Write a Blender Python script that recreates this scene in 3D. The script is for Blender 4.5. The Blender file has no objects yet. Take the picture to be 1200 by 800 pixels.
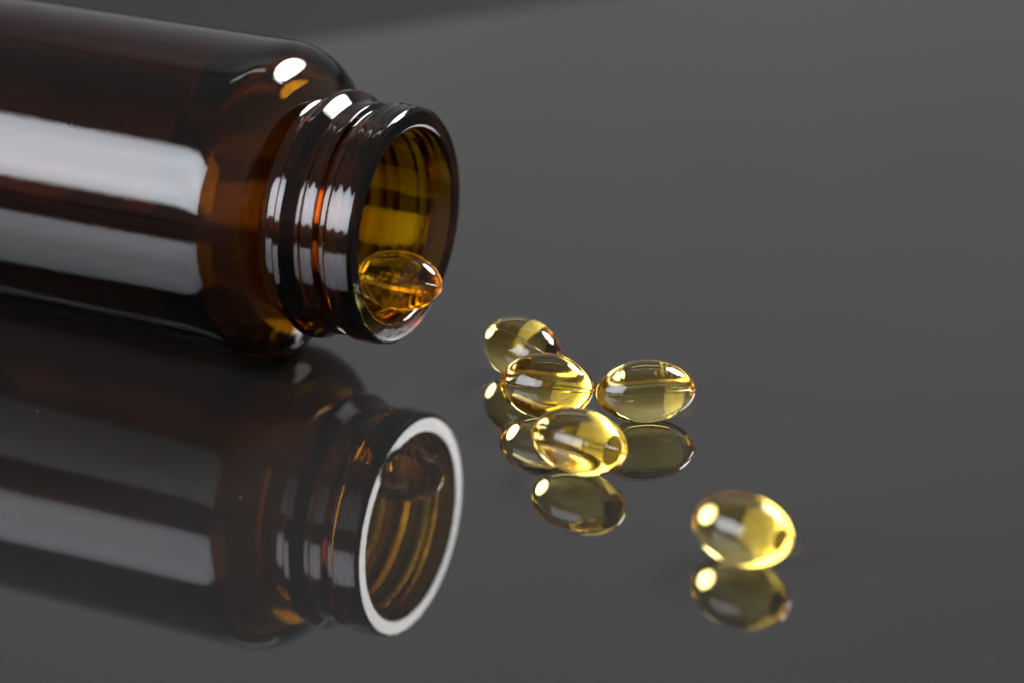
import bpy, math, random
import numpy as np
from mathutils import Matrix, Vector

random.seed(7)
rng = np.random.default_rng(7)
MM = 0.001
scene = bpy.context.scene
C = scene.collection
R = math.radians

# ------------------------------------------------------------------ camera
cam_d = bpy.data.cameras.new("camera")
cam = bpy.data.objects.new("camera", cam_d)
C.objects.link(cam)
cam.location = (15.04 * MM, -381.6 * MM, 172.66 * MM)
cam.rotation_euler = (R(90 - 23.58), 0, 0)
cam_d.lens = 100.14
cam_d.sensor_width = 36
cam_d.sensor_fit = 'HORIZONTAL'
cam_d.clip_start = 0.01
cam_d.clip_end = 50
cam_d.dof.use_dof = True
cam_d.dof.focus_distance = 0.404
cam_d.dof.aperture_fstop = 9.5
scene.camera = cam

# ------------------------------------------------------------------ world: dim even studio surroundings
world = bpy.data.worlds.new("World")
scene.world = world
world.use_nodes = True
bg = world.node_tree.nodes["Background"]
bg.inputs[0].default_value = (1.0, 0.958, 0.94, 1)
bg.inputs[1].default_value = 0.23

# ------------------------------------------------------------------ studio lamps, and added fills for the backdrop
def lamp(name, az, el, dist, w, h, radiance, colour, aim=(5, -5, 12), shape='RECTANGLE'):
    """az measured from the camera direction, positive to the right; sizes in mm"""
    a, e = R(az), R(el)
    d = Vector((math.sin(a) * math.cos(e), -math.cos(a) * math.cos(e), math.sin(e)))
    ld = bpy.data.lights.new(name, 'AREA')
    ld.shape = shape
    ld.size = w * MM
    ld.size_y = h * MM
    ld.energy = radiance * 4 * (w * MM) * (h * MM)
    ld.color = colour
    o = bpy.data.objects.new(name, ld)
    C.objects.link(o)
    o.location = (Vector(aim) + d * dist) * MM
    o.rotation_euler = d.to_track_quat('Z', 'Y').to_euler()
    return o

front = lamp("front_softbox", -54, 26, 700, 650, 440, 9.5, (0.86, 0.92, 1.0))
# cloth front of the softbox: fades at its border, a little uneven across
front.data.use_nodes = True
nt = front.data.node_tree
em = nt.nodes["Emission"]
geo = nt.nodes.new("ShaderNodeNewGeometry")
sep = nt.nodes.new("ShaderNodeSeparateXYZ")
nt.links.new(geo.outputs["Parametric"], sep.inputs[0])
def mth(op, a, b=None):
    n = nt.nodes.new("ShaderNodeMath")
    n.operation = op
    for k, v in enumerate((a, b)):
        if v is None:
            continue
        if isinstance(v, (int, float)):
            n.inputs[k].default_value = v
        else:
            nt.links.new(v, n.inputs[k])
    return n.outputs[0]
def border(o):
    d = mth('ABSOLUTE', mth('SUBTRACT', mth('MULTIPLY', o, 2.0), 1.0))
    return mth('SUBTRACT', mth('SUBTRACT', 1.0, mth('POWER', d, 22.0)), mth('MULTIPLY', mth('POWER', d, 2.0), 0.28))
nz = nt.nodes.new("ShaderNodeTexNoise")
nz.inputs["Scale"].default_value = 3.0
nz.inputs["Detail"].default_value = 5.0
nt.links.new(geo.outputs["Parametric"], nz.inputs["Vector"])
uneven = mth('ADD', mth('MULTIPLY', nz.outputs["Fac"], 0.7), 0.65)
st = mth('MULTIPLY', mth('MULTIPLY', border(sep.outputs[0]), border(sep.outputs[1])), uneven)
nt.links.new(mth('MAXIMUM', st, 0.0), em.inputs["Strength"])
lamp("back_right_beauty_dish", 129, 36, 600, 300, 300, 15.5, (1.0, 0.99, 0.97), shape='ELLIPSE')
lamp("added_backdrop_fill", 0, 35, 420, 700, 160, 0.55, (1.0, 0.97, 0.95), aim=(60, 900, 140))  # added fill: brightens the backdrop so the sheet mirrors a lighter grey
lamp("added_backdrop_top_fill", 0, 45, 420, 900, 200, 3.2, (1.0, 0.97, 0.95), aim=(60, 900, 1000))  # added fill: lightens the upper backdrop that shows through the capsules

vs = scene.view_settings
vs.view_transform = 'Standard'
vs.look = 'None'
vs.gamma = 1
vs.exposure = 0
vs.use_curve_mapping = False
cy = scene.cycles
cy.max_bounces = 32
cy.transmission_bounces = 28
cy.glossy_bounces = 20
cy.transparent_max_bounces = 32
cy.diffuse_bounces = 3
cy.caustics_reflective = True
cy.caustics_refractive = True
cy.blur_glossy = 0.0
cy.sample_clamp_indirect = 12
cy.use_denoising = True
cy.denoiser = 'OPENIMAGEDENOISE'
try:
    cy.denoising_prefilter = 'ACCURATE'
    cy.denoising_input_passes = 'RGB_ALBEDO_NORMAL'
except Exception:
    pass

# ------------------------------------------------------------------ materials
def new_mat(name):
    m = bpy.data.materials.new(name)
    m.use_nodes = True
    nt = m.node_tree
    nt.nodes.clear()
    out = nt.nodes.new("ShaderNodeOutputMaterial")
    return m, nt, out

def glass_mat(name, ior, sigma, rough=0.0, bumps=()):
    """clear dielectric that absorbs by thickness; sigma = absorption per mm (r,g,b).
    The point attribute 'joint' opens the plane where two parts of one solid meet."""
    m, nt, out = new_mat(name)
    N, L = nt.nodes, nt.links
    g = N.new("ShaderNodeBsdfGlass")
    g.distribution = 'GGX'
    g.inputs["Color"].default_value = (1, 1, 1, 1)
    g.inputs["Roughness"].default_value = rough
    g.inputs["IOR"].default_value = ior
    t = N.new("ShaderNodeBsdfTransparent")
    at = N.new("ShaderNodeAttribute")
    at.attribute_name = "joint"
    mix = N.new("ShaderNodeMixShader")
    L.new(at.outputs["Fac"], mix.inputs[0])
    L.new(g.outputs[0], mix.inputs[1])
    L.new(t.outputs[0], mix.inputs[2])
    L.new(mix.outputs[0], out.inputs["Surface"])
    ab = N.new("ShaderNodeVolumeAbsorption")
    d = max(sigma)
    ab.inputs["Density"].default_value = d / MM
    ab.inputs["Color"].default_value = (1 - sigma[0] / d, 1 - sigma[1] / d, 1 - sigma[2] / d, 1)
    L.new(ab.outputs[0], out.inputs["Volume"])
    prev = None
    for scale, stretch, dist, detail in bumps:
        tc = N.new("ShaderNodeTexCoord")
        mp = N.new("ShaderNodeMapping")
        mp.inputs["Scale"].default_value = stretch
        nz = N.new("ShaderNodeTexNoise")
        nz.inputs["Scale"].default_value = scale
        nz.inputs["Detail"].default_value = detail
        L.new(tc.outputs["Object"], mp.inputs[0])
        L.new(mp.outputs[0], nz.inputs["Vector"])
        b = N.new("ShaderNodeBump")
        b.inputs["Strength"].default_value = 1.0
        b.inputs["Distance"].default_value = dist * MM
        L.new(nz.outputs["Fac"], b.inputs["Height"])
        if prev:
            L.new(prev.outputs[0], b.inputs["Normal"])
        prev = b
    if prev:
        L.new(prev.outputs[0], g.inputs["Normal"])
    return m

amber = glass_mat("amber_glass", 1.52, (0.27, 0.48, 1.9), 0.0,
                  bumps=((60, (1, 1, 1), 0.012, 2.0), (1300, (1, 0.55, 0.55), 0.013, 3.0), (4200, (1, 1, 1), 0.006, 2.0)))
gel = glass_mat("yellow_softgel", 1.47, (0.003, 0.026, 0.15), 0.0,
                bumps=((500, (1, 1, 1), 0.002, 2.0),))
gel_seam = glass_mat("softgel_seam", 1.47, (0.03, 0.05, 0.2), 0.12)

def sheet_mat():
    m, nt, out = new_mat("black_acrylic")
    N, L = nt.nodes, nt.links
    p = N.new("ShaderNodeBsdfPrincipled")
    p.inputs["Base Color"].default_value = (0.015, 0.0145, 0.014, 1)
    p.inputs["IOR"].default_value = 1.95
    tc = N.new("ShaderNodeTexCoord")
    nz = N.new("ShaderNodeTexNoise")
    nz.inputs["Scale"].default_value = 9
    nz.inputs["Detail"].default_value = 5
    L.new(tc.outputs["Object"], nz.inputs["Vector"])
    mr = N.new("ShaderNodeMapRange")
    mr.inputs[1].default_value = 0.3
    mr.inputs[2].default_value = 0.75
    mr.inputs[3].default_value = 0.008
    mr.inputs[4].default_value = 0.022
    L.new(nz.outputs["Fac"], mr.inputs[0])
    L.new(mr.outputs[0], p.inputs["Roughness"])
    L.new(p.outputs[0], out.inputs["Surface"])
    return m

def matte_mat(name, col, rough, var=0.15, scale=300):
    m, nt, out = new_mat(name)
    N, L = nt.nodes, nt.links
    p = N.new("ShaderNodeBsdfPrincipled")
    p.inputs["Roughness"].default_value = rough
    p.inputs["Specular IOR Level"].default_value = 0.15
    tc = N.new("ShaderNodeTexCoord")
    nz = N.new("ShaderNodeTexNoise")
    nz.inputs["Scale"].default_value = scale
    nz.inputs["Detail"].default_value = 6
    L.new(tc.outputs["Object"], nz.inputs["Vector"])
    cr = N.new("ShaderNodeValToRGB")
    cr.color_ramp.elements[0].position = 0.3
    cr.color_ramp.elements[1].position = 0.7
    cr.color_ramp.elements[0].color = tuple(c * (1 - var) for c in col) + (1,)
    cr.color_ramp.elements[1].color = tuple(c * (1 + var) for c in col) + (1,)
    L.new(nz.outputs["Fac"], cr.inputs[0])
    L.new(cr.outputs[0], p.inputs["Base Color"])
    L.new(p.outputs[0], out.inputs["Surface"])
    return m

# ------------------------------------------------------------------ mesh helpers
def mesh_from(name, verts, faces, normals, joint, mat):
    me = bpy.data.meshes.new(name)
    me.from_pydata((np.asarray(verts) * MM).tolist(), [], faces)
    me.update()
    for p in me.polygons:
        p.use_smooth = True
    a = me.attributes.new("joint", 'FLOAT', 'POINT')
    a.data.foreach_set("value", np.asarray(joint, dtype=np.float32))
    me.normals_split_custom_set_from_vertices([tuple(n) for n in normals])
    me.materials.append(mat)
    return me

def link(name, me, parent=None):
    o = bpy.data.objects.new(name, me)
    C.objects.link(o)
    if parent:
        o.parent = parent
    return o

def empty(name, loc, rot=(0, 0, 0)):
    o = bpy.data.objects.new(name, None)
    o.empty_display_size = 0.005
    o.location = tuple(c * MM for c in loc)
    o.rotation_euler = rot
    C.objects.link(o)
    return o

# ------------------------------------------------------------------ the surface
def slab(name, pts, z0, z1, mat, bevel):
    n = len(pts)
    v = [(x * MM, y * MM, z0 * MM) for x, y in pts] + [(x * MM, y * MM, z1 * MM) for x, y in pts]
    f = [tuple(reversed(range(n))), tuple(range(n, 2 * n))]
    f += [(i, (i + 1) % n, n + (i + 1) % n, n + i) for i in range(n)]
    me = bpy.data.meshes.new(name)
    me.from_pydata(v, [], f)
    me.materials.append(mat)
    o = link(name, me)
    if bevel:
        b = o.modifiers.new("bevel", 'BEVEL')
        b.width = bevel * MM
        b.segments = 3
    return o

ang = math.atan2(28.2, 55.2)          # direction of the sheet's far edge
ex, ey = math.cos(ang), math.sin(ang)
e0 = (1.7, 178.2)                     # a point of the far edge
def on_sheet(along, back):
    return (e0[0] + ex * along + ey * back, e0[1] + ey * along - ex * back)
sheet = slab("tabletop_sheet", [on_sheet(-900, 0), on_sheet(-900, 1200), on_sheet(900, 1200), on_sheet(900, 0)],
             -4, 0, sheet_mat(), 0.4)
sheet["kind"] = "structure"
sheet["label"] = "glossy black mirror-like sheet the bottle and capsules lie on"
table = slab("table", [(-2500, -2500), (2500, -2500), (2500, 2500), (-2500, 2500)], -40, -4.3,
             matte_mat("dark_grey_cloth", (0.022, 0.022, 0.025), 0.9), 0)
table["kind"] = "structure"
table["label"] = "dark grey matt surface beyond the edge of the glossy sheet"

backdrop = slab("backdrop", [(-620, 900), (760, 900), (760, 906), (-620, 906)], -4.2, 1500,
                matte_mat("grey_backdrop_paper", (0.55, 0.53, 0.53), 0.9, var=0.03, scale=6), 1)
backdrop["kind"] = "structure"
backdrop["label"] = "pale grey paper backdrop mirrored softly in the black sheet"

# ------------------------------------------------------------------ the amber bottle
def fillet_path(pts, step=0.16):
    """polyline of (s, r, fillet radius) with rounded corners, evenly resampled"""
    P = [np.array(p[:2], float) for p in pts]
    out = [P[0]]
    for i in range(1, len(P) - 1):
        a, b, c = P[i - 1], P[i], P[i + 1]
        u, w = (a - b), (c - b)
        lu, lw = np.linalg.norm(u), np.linalg.norm(w)
        u, w = u / lu, w / lw
        cosang = np.clip(u @ w, -1, 1)
        half = math.acos(cosang) / 2
        rad = pts[i][2]
        if rad <= 0 or abs(half - math.pi / 2) < 1e-3:
            out.append(b)
            continue
        t = min(rad / math.tan(half), 0.499 * lu, 0.499 * lw)
        rad = t * math.tan(half)
        bis = (u + w) / np.linalg.norm(u + w)
        cen = b + bis * rad / math.sin(half)
        p0, p1 = b + u * t, b + w * t
        a0 = math.atan2(*(p0 - cen)[::-1])
        a1 = math.atan2(*(p1 - cen)[::-1])
        d = (a1 - a0 + math.pi) % (2 * math.pi) - math.pi
        n = max(4, int(abs(d) * rad / step * 2))
        for k in range(n + 1):
            an = a0 + d * k / n
            out.append(cen + rad * np.array([math.cos(an), math.sin(an)]))
    out.append(P[-1])
    Q = [out[0]]
    for q in out[1:]:
        l = np.linalg.norm(q - Q[-1])
        if l < 1e-4:
            continue
        lim = 2.0 if q[0] > 32 and Q[-1][0] > 32 else 0.3
        n = int(math.ceil(l / lim))
        st = Q[-1]
        for k in range(1, n + 1):
            Q.append(st + (q - st) * k / n)
    return np.array(Q)

OUT = [(0, 15.4, 0), (0, 16.65, 0.45), (0.45, 17.25, 0.5), (4.1, 17.4, 0.45), (4.8, 16.0, 0.4),
       (5.8, 15.95, 0.4), (6.3, 17.0, 0.4), (8.2, 17.1, 0.4), (8.7, 16.6, 0.4), (9.3, 16.7, 0.5), (10.8, 18.2, 0.5), (11.9, 18.3, 0.45),
       (12.6, 16.1, 0.5), (14.6, 16.1, 1.3), (18.2, 24, 8.4),
       (92, 24, 6), (92, 16, 2), (90.8, 13, 2), (90.6, 0, 0)]
INN = [(0, 15.4, 0), (0, 14.35, 1.1), (3.4, 13.35, 2), (15.8, 13.1, 2.5), (18.7, 22.1, 7.0), (29, 19.2, 8), (88.4, 19.2, 5), (86.6, 0, 0)]
outer = fillet_path(OUT)
inner = fillet_path(INN)
# ease the cylinder into the shoulder instead of an abrupt change of curvature
for _ in range(200):
    w = np.clip((outer[:, 0] - 16.2) / 3, 0, 1) * np.clip((32 - outer[:, 0]) / 2, 0, 1)
    w = w * (np.arange(len(outer)) < len(outer) - 60)
    sm = outer.copy()
    sm[1:-1] = (outer[:-2] + outer[2:]) / 2
    outer = outer + 0.5 * w[:, None] * (sm - outer)
# faint rings left by the neck mould on the lip and the bead
band = np.clip((outer[:, 0] - 0.5) * (4.1 - outer[:, 0]) / 0.6, 0, 1) * (outer[:, 1] > 17)
outer[:, 1] += 0.035 * band * np.cos(2 * np.pi * outer[:, 0] / 1.25)
band = np.clip((outer[:, 0] - 6.5) * (8.6 - outer[:, 0]) / 0.4, 0, 1) * (outer[:, 1] > 16.7)
outer[:, 1] += 0.03 * band * np.cos(2 * np.pi * outer[:, 0] / 1.0)
loop = np.concatenate([outer[::-1], inner[1:]])      # from the base up the outside, over the lip, down the inside
cuts = [5.4, 8.95, 13.4, 24.0]
# insert the cut positions as exact rows
def insert_cuts(path):
    res = [path[0]]
    for q in path[1:]:
        p = res[-1]
        lo, hi = sorted((p[0], q[0]))
        ks = [c for c in cuts if lo + 1e-5 < c < hi - 1e-5]
        ks.sort(reverse=p[0] > q[0])
        for c in ks:
            res.append(p + (q - p) * (c - p[0]) / (q[0] - p[0]))
        res.append(q)
    return np.array(res)
loop = insert_cuts(loop)
NO = int(np.argmin(np.abs(loop[:, 0]) + np.abs(loop[:, 1] - 15.4)))   # row index where the outside becomes the inside
NPHI = 288
phi = np.linspace(0, 2 * np.pi, NPHI, endpoint=False)

S = np.repeat(loop[:, :1], NPHI, 1)
RR = np.repeat(loop[:, 1:], NPHI, 1)
PH = np.repeat(phi[None, :], len(loop), 0)
row = np.arange(len(loop))[:, None]
# the screw thread climbs a little round the neck
wgt = np.clip((S - 5.4) * (8.95 - S) / 2.0, 0, 1) * (row < NO)
S = S + 0.33 * np.sin(PH + 0.6) * wgt
# moulded glass is never perfectly true
def waves(n, ks, kp, amp, seed):
    g = np.random.default_rng(seed)
    w = 0
    for _ in range(n):
        w = w + np.sin(S * g.uniform(-ks, ks) + PH * g.integers(-kp, kp + 1) + g.uniform(0, 6.28))
    return amp * w / math.sqrt(n)
fade = np.clip(RR / 6, 0, 1)
RR = RR + np.where(row < NO, waves(9, 0.12, 4, 0.018, 1), waves(9, 0.16, 4, 0.10, 2)) * fade
RR = RR + np.where(row > NO, waves(6, 0.5, 7, 0.012, 3), waves(6, 0.5, 7, 0.0025, 4)) * fade
RR[0] = 0
RR[-1] = 0
# axis of the bottle = local -X towards the base; the mouth opens along +X
G = np.stack([-S, RR * np.cos(PH), RR * np.sin(PH)], -1)
dphi = np.roll(G, -1, 1) - np.roll(G, 1, 1)
drow = np.gradient(G, axis=0)
NRM = np.cross(dphi, drow)
ln = np.linalg.norm(NRM, axis=2, keepdims=True)
NRM = NRM / np.where(ln < 1e-9, 1, ln)
NRM[0] = (-1, 0, 0)
NRM[-1] = (1, 0, 0)
mid = NO // 2
test = np.einsum('ij,ij->i', NRM[mid], np.stack([0 * phi, np.cos(phi), np.sin(phi)], -1)).mean()
FLIP = test < 0
if FLIP:
    NRM[1:-1] = -NRM[1:-1]

def bottle_part(name, s0, s1):
    """closed solid slice of the bottle between two distances from the mouth"""
    V, F, Nn, J = [], [], [], []
    def strip(i0, i1):
        base = len(V)
        for i in range(i0, i1 + 1):
            V.extend(G[i]); Nn.extend(NRM[i]); J.extend([0] * NPHI)
        for i in range(i1 - i0):
            for k in range(NPHI):
                k2 = (k + 1) % NPHI
                a, b = base + i * NPHI + k, base + i * NPHI + k2
                c, d = b + NPHI, a + NPHI
                F.append((a, d, c, b) if FLIP else (a, b, c, d))
    n = len(loop)
    o_rows = [i for i in range(0, NO + 1) if s0 - 1e-6 <= loop[i, 0] <= s1 + 1e-6]
    i_rows = [i for i in range(NO, n) if s0 - 1e-6 <= loop[i, 0] <= s1 + 1e-6]
    if s0 <= 0:
        strip(o_rows[0], i_rows[-1])
    else:
        strip(o_rows[0], o_rows[-1])
        strip(i_rows[0], i_rows[-1])
    def cap(ro, ri, s, sign):
        base = len(V)
        for rr_ in (ro, ri):
            q = G[rr_].copy()
            q[:, 0] = -s
            V.extend(q); Nn.extend([(sign, 0, 0)] * NPHI); J.extend([1] * NPHI)
        for k in range(NPHI):
            k2 = (k + 1) % NPHI
            a, b, c, d = base + k, base + k2, base + NPHI + k2, base + NPHI + k
            q = np.cross(V[b] - V[a], V[d] - V[a])[0]
            F.append((a, b, c, d) if q * sign > 0 else (a, d, c, b))
    if s0 > 0:
        cap(o_rows[-1], i_rows[0], s0 + 0.001, 1)
    if s1 < 70:
        cap(o_rows[0], i_rows[-1], s1 - 0.001, -1)
    return mesh_from(name, np.array(V), F, Nn, J, amber)

BETA = R(25.83)
bottle = empty("amber_bottle", (0, 0, 24.06), (0, 0, -BETA))
bottle["label"] = "dark amber glass pill bottle lying open on its side on the black sheet"
bottle["category"] = "bottle"
edges = [0] + cuts + [200]
for nm, a, b in zip(("lip", "thread", "neck_ring", "shoulder", "body"), edges[:-1], edges[1:]):
    link(nm, bottle_part(nm, a, b), bottle)

# ------------------------------------------------------------------ softgel capsules
CA, CB = 7.0, 4.6          # half length, half thickness in mm
EX, ER = 2.0, 1 / 0.522   # slightly pointed oval
HS = 0.2                  # half height of the seam band

def section(z, psi, a=CA, b=CB):
    """oval cross-section of the capsule at height z over the seam plane"""
    cx, sx = a * np.cos(psi), b * np.sin(psi)
    lo, hi = np.zeros_like(psi), np.full_like(psi, 1.3)
    for _ in range(44):
        m = (lo + hi) / 2
        f = (np.sqrt((m * sx) ** 2 + z * z) / b) ** ER + np.abs(m * cx / a) ** EX - 1
        lo = np.where(f < 0, m, lo)
        hi = np.where(f < 0, hi, m)
    m = (lo + hi) / 2
    return np.stack([m * cx, m * sx, np.full_like(psi, z)], -1)

def grad(P):
    rho = np.maximum(np.sqrt(P[..., 1] ** 2 + P[..., 2] ** 2), 1e-6)
    gr = ER * (rho / CB) ** (ER - 1) / CB
    gx = EX * np.sign(P[..., 0]) * np.maximum(np.abs(P[..., 0]) / CA, 1e-6) ** (EX - 1) / CA
    n = np.stack([gx, gr * P[..., 1] / rho, gr * P[..., 2] / rho], -1)
    return n / np.linalg.norm(n, axis=-1, keepdims=True)

NPSI = 224
psi = np.linspace(0, 2 * np.pi, NPSI, endpoint=False)

def grid_faces(rows, base=0):
    F = []
    for i in range(rows - 1):
        for k in range(NPSI):
            k2 = (k + 1) % NPSI
            F.append((base + i * NPSI + k, base + i * NPSI + k2, base + (i + 1) * NPSI + k2, base + (i + 1) * NPSI + k))
    return F

def fan(V, F, Nn, J, ring, sign):
    base = len(V)
    V.extend(ring); V.append(np.array([0, 0, ring[0][2]]))
    Nn.extend([(0, 0, sign)] * (NPSI + 1)); J.extend([1] * (NPSI + 1))
    c = base + NPSI
    for k in range(NPSI):
        k2 = (k + 1) % NPSI
        F.append((c, base + k, base + k2) if sign > 0 else (c, base + k2, base + k))

def dome(seed, ripple):
    g = np.random.default_rng(seed)
    lam0 = math.asin(HS / CB)
    lam = np.concatenate([np.linspace(lam0, 0.40, 15), np.linspace(0.44, math.pi / 2 - 0.02, 30)])
    rip = sum(np.sin(psi * k + g.uniform(0, 6.28)) * g.uniform(0.3, 1) for k in g.integers(18, 64, 9)) / 3
    env = 0.5 + 0.5 * np.sin(psi * 2 + g.uniform(0, 6.28)) * np.sin(psi * 3 + g.uniform(0, 6.28))
    low = sum(np.sin(psi * k + g.uniform(0, 6.28)) for k in (2, 3, 4)) / 3
    rows, nrm = [], []
    for l in lam:
        P = section(CB * math.sin(l), psi)
        n = grad(P)
        d = math.sin(l) * CB - HS
        fall = math.exp(-d / 0.75) * min(1, d / 0.12)
        big = math.sin(min(1, (l - lam0)) * math.pi / 1.2) * 0.05
        P = P + n * (ripple * rip * env * fall + big * low)[:, None]
        rows.append(P)
    top = np.array([0, 0, CB])
    A = np.array(rows)
    dps = np.roll(A, -1, 1) - np.roll(A, 1, 1)
    dr = np.gradient(A, axis=0)
    N1 = np.cross(dps, dr)
    N1 /= np.linalg.norm(N1, axis=2, keepdims=True)
    N1[0] = grad(A[0])
    V = list(A.reshape(-1, 3)); Nn = list(N1.reshape(-1, 3)); J = [0] * len(V)
    F = grid_faces(len(lam))
    V.append(top + np.array([0, 0, -0.0])); Nn.append((0, 0, 1)); J.append(0)
    c = len(V) - 1
    b0 = (len(lam) - 1) * NPSI
    for k in range(NPSI):
        F.append((b0 + k, b0 + (k + 1) % NPSI, c))
    ring = A[0].copy(); ring[:, 2] += 0.001
    fan(V, F, Nn, J, list(ring), -1)
    return mesh_from("shell_half", np.array(V), F, Nn, J, gel)

def seam_band():
    zz = np.linspace(-HS, HS, 9)
    rows = []
    for z in zz:
        P = section(z, psi)
        n = grad(section(0.0, psi))
        P = P + n * 0.13 * math.cos(math.pi * z / (2 * HS)) ** 2
        rows.append(P)
    A = np.array(rows)
    dps = np.roll(A, -1, 1) - np.roll(A, 1, 1)
    dr = np.gradient(A, axis=0)
    N1 = np.cross(dps, dr)
    N1 /= np.linalg.norm(N1, axis=2, keepdims=True)
    V = list(A.reshape(-1, 3)); Nn = list(N1.reshape(-1, 3)); J = [0] * len(V)
    F = grid_faces(len(zz))
    fan(V, F, Nn, J, list(A[-1]), 1)
    fan(V, F, Nn, J, list(A[0]), -1)
    return mesh_from("seam", np.array(V), F, Nn, J, gel_seam)

seam_me = seam_band()
dome_me = [dome(11 + i, rp) for i, rp in enumerate((0.010, 0.020, 0.006, 0.022, 0.050, 0.008))]

def capsule(loc, yaw, roll, label, m0, m1, pitch=0.0, size=1.0, group="yellow softgel capsules spilling from the bottle"):
    e = empty("softgel_capsule", (loc[0], loc[1], 0))
    e["label"] = label
    e["category"] = "capsule"
    e["group"] = group
    M = Matrix.Rotation(R(yaw), 4, 'Z') @ Matrix.Rotation(R(pitch), 4, 'Y') @ Matrix.Rotation(R(roll), 4, 'X')
    k = 1 + 0.025 * math.sin(7.3 * m0 + 3.1 * m1 + yaw)
    M = M @ Matrix.Diagonal((k * size, (2 - k) * size, (2 - k) * size, 1))
    up = Matrix.Translation((0, 0, loc[2] * MM)) @ M
    for nm, me, extra in (("shell_half", dome_me[m0], Matrix()),
                          ("shell_half", dome_me[m1], Matrix.Rotation(math.pi, 4, 'X')),
                          ("seam", seam_me, Matrix())):
        o = link(nm, me, e)
        o.matrix_local = up @ extra
    return e

H = CB + 0.05
capsule((16.6, 0.6, H), -47, -48, "rearmost yellow capsule, half hidden behind its neighbour, seam running diagonally", 0, 3)
capsule((20.0, -12.3, H), -15, -19, "yellow capsule touching end to end with another, rearmost capsule behind it", 1, 2)
capsule((34.05, -14.1, H), 7, -20, "yellow capsule at the right of the group of four, fine ripples along its seam", 4, 1)
capsule((24.2, -30.6, H), -33, -36, "front yellow capsule of the group of four", 3, 4)
capsule((44.6, -56.7, H), -34, -100, "lone blurred yellow capsule nearest the camera, apart from the others", 2, 0)
ax = Vector((math.cos(BETA), -math.sin(BETA)))
capsule((-1.5 * ax.x, -1.5 * ax.y, 15.4), -24, -28, "yellow capsule lying in the mouth of the amber bottle", 5, 3, size=0.95)

# ------------------------------------------------------------------ dust on the sheet
V, F = [], []
for _ in range(150):
    x, y = rng.uniform(-60, 110), rng.uniform(-85, 150)
    r = abs(rng.normal(0, 0.035)) + 0.02
    b = len(V)
    a0 = rng.uniform(0, 6.28)
    el = rng.uniform(1, 2.4)
    for k in range(6):
        a = k * math.pi / 3
        px, py = r * el * math.cos(a), r * math.sin(a)
        V.append((x + px * math.cos(a0) - py * math.sin(a0), y + px * math.sin(a0) + py * math.cos(a0), 0.004))
    V.append((x, y, 0.004 + r * 0.8))
    F += [(b + k, b + (k + 1) % 6, b + 6) for k in range(6)]
me = bpy.data.meshes.new("dust")
me.from_pydata((np.array(V) * MM).tolist(), [], F)
me.materials.append(matte_mat("dust_grey", (0.35, 0.34, 0.32), 0.9))
dust = link("dust", me)
dust["kind"] = "stuff"
dust["label"] = "fine pale dust specks scattered over the black sheet"
dust["category"] = "dust"
